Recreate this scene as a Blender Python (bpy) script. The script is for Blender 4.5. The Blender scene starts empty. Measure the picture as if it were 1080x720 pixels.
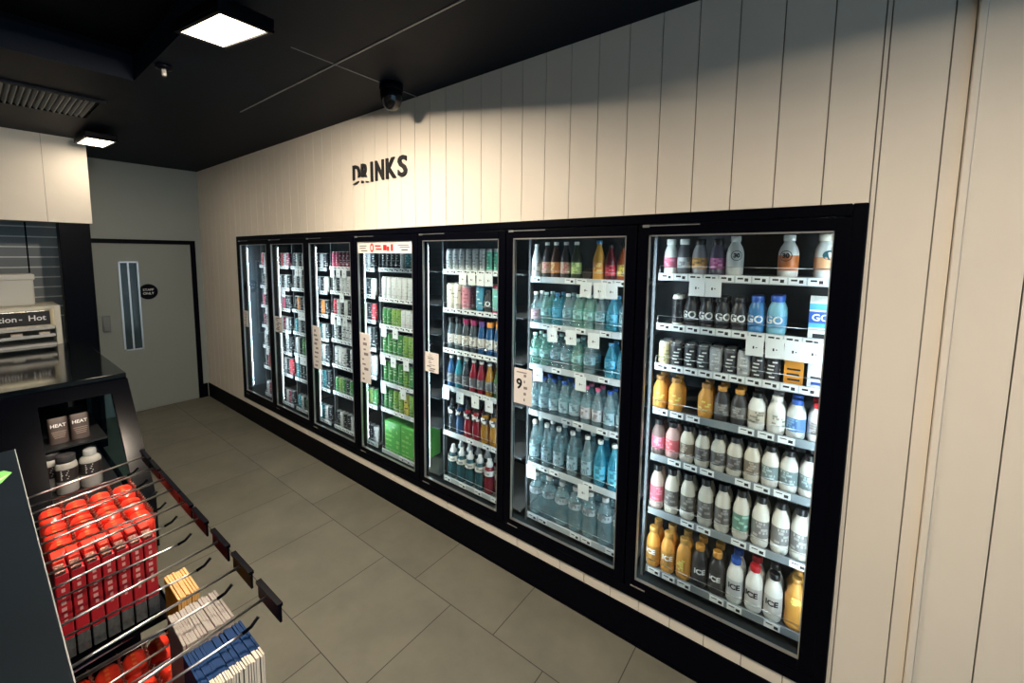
import bpy, bmesh, math, random
from mathutils import Matrix, Vector
random.seed(7)
C = bpy.context.scene.collection
PI = math.pi
ORD = ['first','second','third','fourth','fifth','sixth','seventh','eighth','ninth','tenth','eleventh','twelfth',
       'thirteenth','fourteenth','fifteenth','sixteenth','seventeenth','eighteenth','nineteenth','twentieth',
       'twenty-first','twenty-second','twenty-third','twenty-fourth','twenty-fifth','twenty-sixth','twenty-seventh']

# ------------------------------------------------------------------ materials
MATS = {}
def mat(name, col, rough=.5, metal=0., emit=None, es=0., noise=0., nscale=8., bump=0., bscale=60., spec=None, coat=0.):
    if name in MATS: return MATS[name]
    m = bpy.data.materials.new(name); m.use_nodes = True
    nt = m.node_tree; b = nt.nodes['Principled BSDF']
    b.inputs['Base Color'].default_value = (*col, 1)
    b.inputs['Roughness'].default_value = rough
    b.inputs['Metallic'].default_value = metal
    if spec is not None: b.inputs['Specular IOR Level'].default_value = spec
    if coat: b.inputs['Coat Weight'].default_value = coat
    if emit:
        b.inputs['Emission Color'].default_value = (*emit, 1); b.inputs['Emission Strength'].default_value = es
    if noise or bump:
        tc = nt.nodes.new('ShaderNodeTexCoord')
    if noise:
        n = nt.nodes.new('ShaderNodeTexNoise'); n.inputs['Scale'].default_value = nscale; n.inputs['Detail'].default_value = 6
        r = nt.nodes.new('ShaderNodeValToRGB')
        r.color_ramp.elements[0].position = .3; r.color_ramp.elements[1].position = .7
        r.color_ramp.elements[0].color = (*[c*(1-noise) for c in col], 1); r.color_ramp.elements[1].color = (*[min(1, c*(1+noise)) for c in col], 1)
        nt.links.new(tc.outputs['Object'], n.inputs['Vector']); nt.links.new(n.outputs['Fac'], r.inputs['Fac'])
        nt.links.new(r.outputs['Color'], b.inputs['Base Color'])
    if bump:
        n2 = nt.nodes.new('ShaderNodeTexNoise'); n2.inputs['Scale'].default_value = bscale; n2.inputs['Detail'].default_value = 4
        bp = nt.nodes.new('ShaderNodeBump'); bp.inputs['Strength'].default_value = bump; bp.inputs['Distance'].default_value = .01
        nt.links.new(tc.outputs['Object'], n2.inputs['Vector']); nt.links.new(n2.outputs['Fac'], bp.inputs['Height'])
        nt.links.new(bp.outputs['Normal'], b.inputs['Normal'])
    MATS[name] = m
    return m

def clear_mat(name, tint, base, body=.25, rough=.06, ior=1.5, graze=.8):
    """thin clear plastic or glass: see-through with a fresnel gloss and a little body colour"""
    if name in MATS: return MATS[name]
    m = bpy.data.materials.new(name); m.use_nodes = True
    nt = m.node_tree; nt.nodes.remove(nt.nodes['Principled BSDF']); out = nt.nodes['Material Output']
    tr = nt.nodes.new('ShaderNodeBsdfTransparent'); tr.inputs['Color'].default_value = (*tint, 1)
    gl = nt.nodes.new('ShaderNodeBsdfGlossy'); gl.inputs['Roughness'].default_value = rough
    lw = nt.nodes.new('ShaderNodeLayerWeight'); lw.inputs['Blend'].default_value = .5      # Schlick's fresnel, the same on both faces
    pw = nt.nodes.new('ShaderNodeMath'); pw.operation = 'POWER'; pw.inputs[1].default_value = 5
    fr = nt.nodes.new('ShaderNodeMath'); fr.operation = 'MULTIPLY_ADD'; f0 = ((ior-1)/(ior+1))**2
    fr.inputs[1].default_value = (1-f0)*graze; fr.inputs[2].default_value = f0
    nt.links.new(lw.outputs['Facing'], pw.inputs[0]); nt.links.new(pw.outputs[0], fr.inputs[0])
    mx = nt.nodes.new('ShaderNodeMixShader')
    src = tr
    if body > 0:
        df = nt.nodes.new('ShaderNodeBsdfPrincipled'); df.inputs['Base Color'].default_value = (*base, 1); df.inputs['Roughness'].default_value = .25
        m0 = nt.nodes.new('ShaderNodeMixShader'); m0.inputs['Fac'].default_value = body
        nt.links.new(tr.outputs[0], m0.inputs[1]); nt.links.new(df.outputs[0], m0.inputs[2]); src = m0
    nt.links.new(fr.outputs[0], mx.inputs['Fac']); nt.links.new(src.outputs[0], mx.inputs[1]); nt.links.new(gl.outputs[0], mx.inputs[2])
    nt.links.new(mx.outputs[0], out.inputs['Surface'])
    MATS[name] = m
    return m

def floor_mat():
    m = bpy.data.materials.new('grey_floor_tile'); m.use_nodes = True
    nt = m.node_tree; b = nt.nodes['Principled BSDF']; L = nt.links.new
    tc = nt.nodes.new('ShaderNodeTexCoord'); mp = nt.nodes.new('ShaderNodeMapping')
    mp.inputs['Location'].default_value = (-4.40+6.0, .46+6.0, 0)
    br = nt.nodes.new('ShaderNodeTexBrick'); br.offset = .5; br.offset_frequency = 2; br.squash = 1
    br.inputs['Scale'].default_value = 1; br.inputs['Brick Width'].default_value = .598; br.inputs['Row Height'].default_value = .605
    br.inputs['Mortar Size'].default_value = .0025; br.inputs['Mortar Smooth'].default_value = .1; br.inputs['Bias'].default_value = 0
    br.inputs['Color1'].default_value = (.122, .121, .096, 1); br.inputs['Color2'].default_value = (.142, .141, .114, 1)
    br.inputs['Mortar'].default_value = (.022, .020, .017, 1)
    n = nt.nodes.new('ShaderNodeTexNoise'); n.inputs['Scale'].default_value = 3.2; n.inputs['Detail'].default_value = 9; n.inputs['Roughness'].default_value = .62
    r = nt.nodes.new('ShaderNodeValToRGB'); r.color_ramp.elements[0].position = .3; r.color_ramp.elements[1].position = .72
    r.color_ramp.elements[0].color = (.80, .80, .80, 1); r.color_ramp.elements[1].color = (1.14, 1.12, 1.08, 1)
    mx = nt.nodes.new('ShaderNodeMix'); mx.data_type = 'RGBA'; mx.blend_type = 'MULTIPLY'; mx.inputs['Factor'].default_value = 1
    L(tc.outputs['Object'], mp.inputs['Vector']); L(mp.outputs['Vector'], br.inputs['Vector']); L(tc.outputs['Object'], n.inputs['Vector'])
    L(n.outputs['Fac'], r.inputs['Fac']); L(br.outputs['Color'], mx.inputs['A']); L(r.outputs['Color'], mx.inputs['B'])
    L(mx.outputs['Result'], b.inputs['Base Color'])
    b.inputs['Roughness'].default_value = .55
    bp = nt.nodes.new('ShaderNodeBump'); bp.inputs['Strength'].default_value = .12; bp.inputs['Distance'].default_value = .01
    L(n.outputs['Fac'], bp.inputs['Height']); L(bp.outputs['Normal'], b.inputs['Normal'])
    return m

CREAM = mat('cream_board', (.78, .72, .62), .55, noise=.03, nscale=2.5)
GROOVE = mat('groove_shade', (.30, .27, .23), .8)
GREYW = mat('grey_wall_paint', (.25, .275, .26), .6, noise=.03, nscale=2)
DOORM = mat('grey_door_paint', (.205, .225, .21), .5)
BLACK = mat('black_powder_coat', (.0012, .0016, .0040), .35, spec=.05)
BLACKM = mat('black_matt', (.0016, .002, .0045), .6, spec=.05)
GLOSSB = mat('gloss_black_top', (.003, .005, .007), .09, noise=.2, nscale=30, spec=.45)
CEILM = mat('charcoal_ceiling', (.0012, .0046, .0125), .6, bump=.05, spec=.15)
CEILD = mat('black_ceiling', (.002, .0025, .005), .7, spec=.1)
ALU = mat('brushed_aluminium', (.62, .64, .65), .3, .9)
CHROME = mat('chrome_wire', (.48, .48, .48), .28, 1.)
WHITEP = mat('white_card', (.82, .84, .84), .6)
PAPER = mat('cream_paper', (.80, .77, .74), .6)
INK = mat('black_ink', (.012, .012, .015), .6)
REDI = mat('red_ink', (.6, .02, .02), .5)
GREYI = mat('grey_ink', (.25, .23, .22), .6)
LINER = mat('dark_cooler_liner', (.018, .028, .036), .45, noise=.15, nscale=5)
SHELFM = mat('shelf_wire_coat', (.10, .11, .12), .4, .4)
RAILM = mat('price_strip', (.52, .56, .58), .35)
RAILD = mat('dark_price_strip', (.22, .25, .27), .35)
LED = mat('led_strip_light', (1, 1, 1), .5, emit=(.78, .92, 1.0), es=48)
LENS = mat('lamp_lens', (1, 1, 1), .5, emit=(1.0, .84, .64), es=9)
def lamp_mat(n, e): return mat('lamp_lens_'+n, (1, 1, 1), .5, emit=(1.0, .84, .66), es=e)
GLASS = clear_mat('door_glass', (.93, .97, .97), (0, 0, 0), 0, .0, 1.36)
CASEGL = clear_mat('case_glass', (.66, .86, .95), (.10, .22, .30), .10, .02, 1.2, .2)
WHITET = mat('white_lettering', (.85, .85, .83), .5)

# ------------------------------------------------------------------ mesh helpers
def box(bm, x0, x1, y0, y1, z0, z1, mi=0):
    vs = [bm.verts.new(p) for p in ((x0,y0,z0),(x1,y0,z0),(x1,y1,z0),(x0,y1,z0),(x0,y0,z1),(x1,y0,z1),(x1,y1,z1),(x0,y1,z1))]
    fs = [bm.faces.new([vs[i] for i in q]) for q in ((0,3,2,1),(4,5,6,7),(0,1,5,4),(1,2,6,5),(2,3,7,6),(3,0,4,7))]
    for f in fs: f.material_index = mi
    return vs
def prism_y(bm, pts, y0, y1, mi=0):
    a = [bm.verts.new((x, y0, z)) for x, z in pts]; b = [bm.verts.new((x, y1, z)) for x, z in pts]
    n = len(pts); fs = [bm.faces.new(a), bm.faces.new(b[::-1])]
    for i in range(n): fs.append(bm.faces.new((a[i], b[i], b[(i+1) % n], a[(i+1) % n])))
    for f in fs: f.material_index = mi
    bmesh.ops.recalc_face_normals(bm, faces=fs)
def lathe(bm, prof, n=18, mi=0, cx=0, cy=0, caps=True):
    rings = []
    for r, z in prof:
        rings.append([bm.verts.new((cx+r*math.cos(2*PI*k/n), cy+r*math.sin(2*PI*k/n), z)) for k in range(n)])
    for a, b in zip(rings, rings[1:]):
        for k in range(n):
            f = bm.faces.new((a[k], a[(k+1) % n], b[(k+1) % n], b[k])); f.smooth = True; f.material_index = mi
    if caps:
        f = bm.faces.new(rings[0][::-1]); f.material_index = mi
        f = bm.faces.new(rings[-1]); f.material_index = mi
def tube(bm, pts, r, n=8, mi=0):
    pts = [Vector(p) for p in pts]; rings = []
    for i, p in enumerate(pts):
        d = (pts[min(i+1, len(pts)-1)] - pts[max(i-1, 0)]).normalized()
        up = Vector((0, 0, 1)) if abs(d.z) < .95 else Vector((1, 0, 0))
        a = d.cross(up).normalized(); b = a.cross(d).normalized()
        rings.append([bm.verts.new(p + r*(math.cos(2*PI*k/n)*a + math.sin(2*PI*k/n)*b)) for k in range(n)])
    fs = []
    for A, B in zip(rings, rings[1:]):
        for k in range(n):
            f = bm.faces.new((A[k], A[(k+1) % n], B[(k+1) % n], B[k])); f.smooth = True; fs.append(f)
    fs.append(bm.faces.new(rings[0][::-1])); fs.append(bm.faces.new(rings[-1]))
    for f in fs: f.material_index = mi
    bmesh.ops.recalc_face_normals(bm, faces=fs)
def obj(name, bm, mats, parent=None, loc=(0,0,0), bevel=0, seg=2):
    me = bpy.data.meshes.new(name); bm.normal_update(); bm.to_mesh(me); bm.free()
    for m in (mats if isinstance(mats, (list, tuple)) else [mats]): me.materials.append(m)
    o = bpy.data.objects.new(name, me); C.objects.link(o); o.location = loc
    if parent: o.parent = parent
    if bevel:
        b = o.modifiers.new('bevel', 'BEVEL'); b.width = bevel; b.segments = seg; b.limit_method = 'ANGLE'; b.angle_limit = .7
    return o
def thing(name, label, cat, loc=(0,0,0), group=None):
    o = bpy.data.objects.new(name, None); C.objects.link(o); o.location = loc; o.empty_display_size = .1
    return tag(o, label, cat, group)
def tag(o, label, cat, group=None):
    o['label'] = label; o['category'] = cat
    if group: o['group'] = group
    return o
def struct(name, bm, mats, parent=None, bevel=0):
    o = obj(name, bm, mats, parent, bevel=bevel)
    if not parent: o['kind'] = 'structure'
    return o
def dup(root, loc, label, group, rz=None):
    r = root.copy(); C.objects.link(r); r.location = loc
    if rz is not None: r.rotation_euler = (r.rotation_euler.x, r.rotation_euler.y, rz)
    r['label'] = label; r['group'] = group
    for ch in list(root.children):
        c = ch.copy(); C.objects.link(c); c.parent = r
        for g in list(ch.children):
            d = g.copy(); C.objects.link(d); d.parent = c
    return r
def text_bm(s, size, depth=0., offset=0., spacing=1.):
    """lettering in the XZ plane, reading along +x, facing -y, centred"""
    cu = bpy.data.curves.new('lettering', 'FONT'); cu.body = s; cu.size = size; cu.align_x = 'CENTER'; cu.align_y = 'CENTER'
    cu.extrude = depth; cu.offset = offset; cu.space_character = spacing; cu.resolution_u = 3
    t = bpy.data.objects.new('lettering', cu); C.objects.link(t)
    dg = bpy.context.evaluated_depsgraph_get(); dg.update()
    me = bpy.data.meshes.new_from_object(t.evaluated_get(dg))
    bpy.data.objects.remove(t); bm = bmesh.new(); bm.from_mesh(me); bpy.data.meshes.remove(me)
    for v in bm.verts: v.co = Vector((v.co.x, -v.co.z, v.co.y))
    return bm
def wrap(bm, r, z, eps=.0012):
    for v in bm.verts:
        a = v.co.x / r; v.co = Vector(((r+eps)*math.sin(a), -(r+eps)*math.cos(a), v.co.z + z))
    return bm
def new(): return bmesh.new()

# ------------------------------------------------------------------ room shell
CH = 3.0
X0F, X1F, Z0F, Z1F = 1.180, 6.597, .245, 2.138      # cooler opening in the wall
GX, PD, GW, GZ0, GZ1 = 1.2752, .7630, .6567, .349, 2.043
bm = new(); box(bm, -.3, 10.5, -5.2, 1.1, -.12, 0); struct('floor', bm, floor_mat())
bm = new()
box(bm, -.3, 10.5, -1.24, 1.1, CH, CH+.15); box(bm, -.3, 3.09, -5.2, -1.24, CH, CH+.15)
struct('ceiling', bm, CEILM)
bm = new()
box(bm, 3.09, 10.5, -5.2, -1.24, CH+.18, CH+.24); box(bm, 3.05, 3.09, -5.2, -1.24, CH+.15, CH+.24)
box(bm, 3.09, 10.5, -1.245, -1.24, CH+.15, CH+.24)
struct('ceiling_recess', bm, CEILD)
bm = new()                                            # light joint strips between the ceiling panels
box(bm, 3.0, 10.5, -.609, -.601, CH-.004, CH); box(bm, 4.279, 4.286, -.600, 0, CH-.004, CH); box(bm, 4.279, 4.286, -.85, -.612, CH-.002, CH)
struct('trim_1', bm, mat('joint_strip', (.20, .21, .22), .4, .5))

bm = new()                                            # the cooler wall: upright boards with open grooves
edges = []; x = 4.548 - .1474*30
while x < 6.70: edges.append(x); x += .1474
edges += [6.757]
cuts = sorted(set([e for e in edges if e > .01] + [0.0]))
def board(a, b, z0, z1, y=0.0):
    if b-a > .012: box(bm, a+.002, b-.002, y, y+.008, z0, z1)
for a, b in zip(cuts, cuts[1:]):
    segs = [(a, b)]
    for e in (X0F, X1F):
        segs = [q for s in segs for q in (((s[0], e), (e, s[1])) if s[0] < e < s[1] else (s,))]
    for s0, s1 in segs:
        if s0 >= X0F-1e-4 and s1 <= X1F+1e-4: board(s0, s1, 0, Z0F+.01); board(s0, s1, Z1F-.01, CH)
        else: board(s0, s1, 0, CH)
board(6.757, 6.803, 0, CH)
xs = [6.822, 6.957]
while xs[-1] < 10.4: xs.append(xs[-1]+.1474*2)
for a, b in zip(xs, xs[1:]): board(a, b, 0, CH, -.006)
for b_ in ((0, X0F, 0, CH), (X1F, 10.5, 0, CH), (X0F, X1F, 0, Z0F), (X0F, X1F, Z1F, CH)):
    box(bm, b_[0], b_[1], .007, .06, b_[2], b_[3], 1)
struct('wall_right', bm, [CREAM, GROOVE])
bm = new(); box(bm, 6.803, 6.822, -.014, .008, 0, CH); struct('trim_2', bm, CREAM, bevel=.003)
bm = new(); box(bm, 0, 6.70, -.008, 0, 0, .185); box(bm, 0, 6.70, -.012, 0, 0, .012); struct('baseboard_right', bm, BLACK)
bm = new(); box(bm, -.12, 0, -5.2, 1.1, 0, CH); struct('wall_back', bm, GREYW)
bm = new(); box(bm, 0, .014, -.07, -.02, 0, .185); struct('baseboard_back', bm, BLACK)
bm = new(); box(bm, -.3, 10.5, -5.3, -5.2, 0, CH+.24); struct('wall_left', bm, mat('far_wall_paint', (.30, .29, .27), .7))
# bulkhead over the hot food counter, faced with boards
bm = new(); y = -1.178
box(bm, .74, .944, -5.2, -1.178, 2.222, CH, 1)
while y > -5.0:
    box(bm, .944, .95, y-.292, y-.001, 2.222, CH); y -= .294
box(bm, .74, .95, -1.179, -1.176, 2.222, CH)
struct('wall_bulkhead', bm, [CREAM, GROOVE])
bm = new(); box(bm, .80, .95, -1.41, -1.195, 0, 2.222); struct('trim_3', bm, BLACK, bevel=.004)
# kitchen wall behind the counter, pale lines between grey slats
bm = new(); box(bm, 0, .012, -5.2, -1.3, 1.0, CH, 0)
for k in range(12): box(bm, .012, .017, -5.2, -1.3, 1.255+k*.1055, 1.255+k*.1055+.013, 1)
box(bm, .012, .020, -1.562, -1.550, 1.0, 2.6, 2)
struct('wall_kitchen', bm, [mat('grey_slat', (.17, .20, .215), .45), mat('pale_slat_edge', (.62, .66, .66), .4), BLACKM])

# the staff door in the end wall
bm = new()
for q in ((-.126, -.072, 0, 2.104), (-1.20, -1.146, 0, 2.104), (-1.146, -.126, 2.054, 2.104)): box(bm, -.01, .022, q[0], q[1], q[2], q[3])
struct('trim_4', bm, BLACK)
bm = new(); box(bm, -.02, .010, -1.144, -.128, .012, 2.052)
door = struct('door_1', bm, DOORM)
bm = new(); y0, y1, z0, z1 = -.852, -.668, .772, 1.842
for q in ((y0, y0+.016, z0, z1), (y1-.016, y1, z0, z1), (y0, y1, z0, z0+.016), (y0, y1, z1-.016, z1)): box(bm, .008, .020, *q)
obj('vision_frame', bm, ALU, door)
bm = new(); box(bm, .010, .013, y0+.016, y1-.016, z0+.016, z1-.016); box(bm, .0125, .0145, -.772, -.756, z0+.016, z1-.016, 1)  # pale upright strip stands in for a bright reflection on the glass
obj('vision_panel', bm, [mat('dark_door_glass', (.03, .05, .06), .08), ALU], door)
bm = new(); box(bm, .008, .05, -1.03, -.962, 1.03, 1.215); box(bm, .05, .062, -1.02, -.972, 1.05, 1.10)
obj('lock_plate', bm, mat('grey_lock', (.16, .16, .15), .4, .5), door, bevel=.004)
sg = thing('door_sign', 'round black sign with white STAFF ONLY lettering on the grey staff door', 'sign', (.0105, -.589, 1.47))
bm = new(); lathe(bm, [(.094, 0), (.094, .004), (.091, .006)], 36)
o = obj('disc', bm, BLACK, sg); o.rotation_euler = (0, PI/2, 0)
for s, zz in (('STAFF', .022), ('ONLY', -.022)):
    o = obj('lettering', text_bm(s, .040, .0006), WHITET, sg, (.0072, 0, zz)); o.rotation_euler = (0, 0, PI/2)

# DRINKS sign, cut letters standing off the boards
sg = thing('wall_sign', 'black DRINKS lettering on the cream boards above the coolers', 'sign', (3.857, -.008, 2.566))
for ch, xx in (('D', -.279), ('R', -.170), ('I', -.082), ('N', .013), ('K', .146), ('S', .273)):
    bm = text_bm(ch, .200, .006, .0045); 
    xsz = [v.co.x for v in bm.verts]; zs = [v.co.z for v in bm.verts]; mx_, mz = (min(xsz)+max(xsz))/2, (min(zs)+max(zs))/2; hz = max(zs)-min(zs)
    for v in bm.verts: v.co = Vector(((v.co.x-mx_)*dict(D=.094, R=.088, I=.022, N=.098, K=.112, S=.098)[ch]/(max(xsz)-min(xsz)), v.co.y, (v.co.z-mz)*.146/hz))
    if ch in 'DR':
        for z0, keep_up in ((-.036, True),):
            up = bm.copy(); lo = bm.copy(); bm.free()
            sl = Vector((-.25 if ch == 'D' else .15, 0, 1)).normalized()
            bmesh.ops.bisect_plane(up, geom=up.verts[:]+up.edges[:]+up.faces[:], plane_co=(0, 0, -.030), plane_no=sl, clear_inner=True)
            bmesh.ops.bisect_plane(lo, geom=lo.verts[:]+lo.edges[:]+lo.faces[:], plane_co=(0, 0, -.058), plane_no=sl, clear_outer=True)
            me = bpy.data.meshes.new('letter'); lo.to_mesh(me); up.from_mesh(me); lo.free(); bpy.data.meshes.remove(me); bm = up
    obj('letter', bm, INK, sg, (xx, 0, 0))

# ------------------------------------------------------------------ ceiling fittings
def lamp(x, y, z, label, tilt, lens, lean=0.):
    t = thing('ceiling_light', label, 'ceiling light', (x, y, z), 'floodlights on the ceiling')
    rot = Matrix.Rotation(lean, 4, 'X') @ Matrix.Rotation(tilt, 4, 'Y')
    bm = new(); box(bm, -.262, .262, -.106, .106, .0, .045); bmesh.ops.transform(bm, matrix=rot, verts=bm.verts); obj('housing', bm, BLACK, t, bevel=.006)
    bm = new()
    for q in ((-.262, -.240, -.106, .106), (.240, .262, -.106, .106), (-.24, .24, -.106, -.090), (-.24, .24, .090, .106)): box(bm, *q, -.012, 0)
    bmesh.ops.transform(bm, matrix=rot, verts=bm.verts); obj('rim', bm, BLACK, t)
    bm = new(); box(bm, -.238, .238, -.088, .088, -.008, -.001); bmesh.ops.transform(bm, matrix=rot, verts=bm.verts); obj('lens', bm, LENS, t, bevel=.003)
    bm = new(); box(bm, -.055, .055, -.035, .035, -.0095, -.0082); bmesh.ops.transform(bm, matrix=rot, verts=bm.verts); obj('led_chip', bm, lens, t)
    bm = new(); box(bm, -.02, .02, -.02, .02, .03, .075); obj('bracket', bm, BLACK, t)
lamp(4.35, -1.19, CH-.075, 'bright rectangular floodlight on the black ceiling, the nearer and larger of two', math.radians(9), lamp_mat('near', 3700))
lamp(1.36, -1.17, CH-.075, 'bright rectangular floodlight on the ceiling beside the cream bulkhead, the farther one', math.radians(3), lamp_mat('far', 150))
lamp(7.2, -1.75, CH+.045, 'bright rectangular floodlight in the ceiling recess above the viewer', 0, lamp_mat('overhead', 3300), math.radians(-9))

t = thing('air_vent', 'long dark ceiling air vent with slanted metal slats', 'air vent', (2.18, -1.8, CH))
bm = new()
for q in ((-.30, -.265, -.55, .53), (.265, .30, -.55, .53), (-.265, .265, .50, .53), (-.265, .265, -.55, -.52)): box(bm, *q, -.014, .0)
obj('frame', bm, CEILM, t)
bm = new(); box(bm, -.265, .265, -.52, .50, -.002, 0); obj('backing', bm, BLACKM, t)
bm = new(); y = -.50
while y < .48:
    vs = box(bm, -.262, .262, y, y+.004, -.016, -.002)
    for v in vs:
        if v.co.z < -.01: v.co.y += .014
    y += .030
obj('slats', bm, mat('vent_slat', (.10, .115, .13), .4, .3), t)
t = thing('ceiling_camera', 'black dome security camera on the ceiling above the DRINKS sign', 'camera', (4.307, -.235, CH))
bm = new(); lathe(bm, [(.074, 0), (.074, -.035), (.070, -.042)], 28); obj('base', bm, BLACK, t)
bm = new(); lathe(bm, [(.067, -.040), (.067, -.075), (.062, -.105), (.050, -.130), (.032, -.148), (.012, -.157), (.001, -.158)], 28)
obj('dome', bm, mat('tinted_dome', (.006, .006, .008), .06), t)
t = thing('ceiling_sensor', 'small black sensor with a pale tip on the black ceiling', 'sensor', (3.50, -1.19, CH))
bm = new(); lathe(bm, [(.04, 0), (.04, -.018), (.022, -.024)], 20); obj('base', bm, BLACK, t)
bm = new(); lathe(bm, [(.012, -.022), (.012, -.055), (.008, -.06)], 14); obj('tip', bm, mat('pale_tip', (.35, .35, .33), .4), t)

# ------------------------------------------------------------------ the bank of glass-door coolers
SHZ = {7: [1.848, 1.597, 1.390, 1.157, .908, .611, .281], 6: [1.803, 1.519, 1.259, .962, .615, .271],
       5: [1.827, 1.548, 1.249, .965, .617, .256], 4: [1.821, 1.571, 1.344, 1.098, .849, .614, .238],
       3: [1.815, 1.585, 1.365, 1.120, .870, .600, .255], 2: [1.800, 1.570, 1.340, 1.100, .860, .590, .255], 1: [1.800, 1.560, 1.330, 1.090, .840, .590, .255]}
YS = .20                                              # shelf front
cool = thing('drinks_cooler', 'long black built-in drinks cooler with seven lit glass doors in the cream wall', 'cooler', (0, 0, 0))
bm = new()
box(bm, X0F, X0F+.042, -.008, .03, Z0F, Z1F); box(bm, X1F-.042, X1F, -.008, .03, Z0F, Z1F)
box(bm, X0F+.042, X1F-.042, -.008, .03, Z0F, Z0F+.052); box(bm, X0F+.042, X1F-.042, -.008, .03, Z1F-.044, Z1F)
for i in range(8):
    xm = GX + i*PD - .053; box(bm, xm-.030, xm+.030, .018, .06, Z0F+.05, Z1F-.04)
obj('surround', bm, BLACK, cool, bevel=.005)
bm = new()
box(bm, X0F, X1F, .82, .86, .18, 2.2); box(bm, X0F-.03, X0F, .03, .86, .18, 2.2); box(bm, X1F, X1F+.03, .03, .86, .18, 2.2)
box(bm, X0F, X1F, .05, .86, 2.09, 2.13); box(bm, X0F, X1F, .05, .86, .16, .20)
obj('liner', bm, LINER, cool)
for i in range(8):
    xm = GX + i*PD - .053
    bm = new(); box(bm, xm-.012, xm+.012, .062, .085, .36, 2.03, 0)
    h = obj('light_bar', bm, ALU, cool)
    bm = new(); box(bm, xm-.010, xm+.010, .085, .0875, .38, 2.01); obj('led_strip', bm, LED, h)
    bm = new(); box(bm, xm+.006, xm+.016, .235, .265, .2, 2.09); box(bm, xm+.004, xm+.018, .232, .235, .2, 2.09); obj('upright', bm, SHELFM, cool)
for i in range(7):
    gx = GX + i*PD; d = i+1
    bm = new(); a, b = gx-.050, gx+GW+.050
    for q in ((a, gx, .300, 2.090), (gx+GW, b, .300, 2.090), (gx, gx+GW, .300, GZ0), (gx, gx+GW, GZ1, 2.090)): box(bm, q[0], q[1], -.006, .014, q[2], q[3])
    dr = obj('door', bm, BLACK, cool, bevel=.003)
    bm = new()
    for q in ((gx, gx+.006, GZ0, GZ1), (gx+GW-.004, gx+GW, GZ0, GZ1), (gx, gx+GW, GZ0, GZ0+.006), (gx, gx+GW, GZ1-.006, GZ1)): box(bm, q[0], q[1], -.008, .006, q[2], q[3])
    obj('glazing_trim', bm, ALU, dr)
    bm = new(); box(bm, gx, gx+GW, -.003, .003, GZ0, GZ1); obj('glass_pane', bm, GLASS, dr)
    bm = new(); box(bm, a+.035, a+.26, -.010, -.006, 2.083, 2.087); box(bm, a+.02, a+.05, -.012, -.006, 2.078, 2.090); obj('hinge_plate', bm, ALU, dr)
    bm = new(); box(bm, a+.03, a+.10, -.008, -.006, .308, .314); obj('door_badge', bm, GREYI, dr)
    # notices stuck inside the glass
    ps = {6: (gx+.016, gx+.142, 1.085, 1.295), 5: (gx+.016, gx+.148, 1.135, 1.275), 4: (gx+.004, gx+.140, .905, 1.315),
          3: (gx+.018, gx+.158, .890, 1.290), 2: (gx+.020, gx+.190, 1.140, 1.305), 1: (gx+.004, gx+.13, 1.11, 1.295)}.get(d)
    if ps:
        bm = new(); box(bm, ps[0], ps[1], -.0055, -.0040, ps[2], ps[3]); nt = obj('door_notice', bm, PAPER, dr)
        bm = new(); w = ps[1]-ps[0]; h = ps[3]-ps[2]
        if d == 6:
            for k in range(5): box(bm, ps[0]+w*.55, ps[0]+w*(.62+.06*(k % 3)), -.0068, -.0056, ps[2]+h*(.1+.17*k), ps[2]+h*(.17+.17*k))
            box(bm, ps[0]+w*.15, ps[1]-w*.3, -.0068, -.0056, ps[3]-h*.12, ps[3]-h*.09)
        else:
            rr = random.Random(d)
            for k in range(9):
                zz = ps[2]+h*(.06+.1*k); xx = ps[0]+w*rr.uniform(.15, .4); box(bm, xx, xx+w*rr.uniform(.15, .45), -.0068, -.0056, zz, zz+h*rr.uniform(.02, .06))
        obj('printed_marks', bm, GREYI if d != 2 else INK, nt)
        if d == 6:
            t9 = text_bm('9', .085, .0005, .002); o = obj('number', t9, INK, nt, (ps[0]+w*.30, -.0064, ps[2]+h*.55))
    if d == 4:
        bm = new(); box(bm, gx+.006, gx+GW-.006, -.0055, -.0040, 1.955, 2.036); nt = obj('door_banner', bm, PAPER, dr)
        bm = new()
        for k in range(20):                            # red ring
            a0, a1 = 2*PI*k/20, 2*PI*(k+1)/20; cx, cz = gx+.19, 1.996
            q = [(cx+.024*math.cos(a0)*1.0, cz+.034*math.sin(a0)), (cx+.024*math.cos(a1), cz+.034*math.sin(a1)), (cx+.012*math.cos(a1), cz+.020*math.sin(a1)), (cx+.012*math.cos(a0), cz+.020*math.sin(a0))]
            bm.faces.new([bm.verts.new((x_, -.0062, z_)) for x_, z_ in q])
        for x0_, x1_, z0_, z1_ in ((.23, .30, .008, .020), (.24, .31, -.016, -.004), (.33, .37, -.02, .022), (.375, .40, -.024, .01), (.42, .445, -.024, .026)):
            box(bm, gx+x0_, gx+x1_, -.0066, -.0056, 1.996+z0_, 1.996+z1_)
        obj('red_print', bm, REDI, nt)
        bm = new(); 
        for x0_, x1_, z0_, z1_ in ((.03, .12, .012, .018), (.03, .11, -.006, 0), (.05, .13, -.026, -.02), (.50, .62, .015, .02), (.52, .63, 0, .005), (.54, .61, -.02, -.012)): box(bm, gx+x0_, gx+x1_, -.0066, -.0056, 1.996+z0_, 1.996+z1_)
        obj('small_print', bm, INK, nt)
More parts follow.
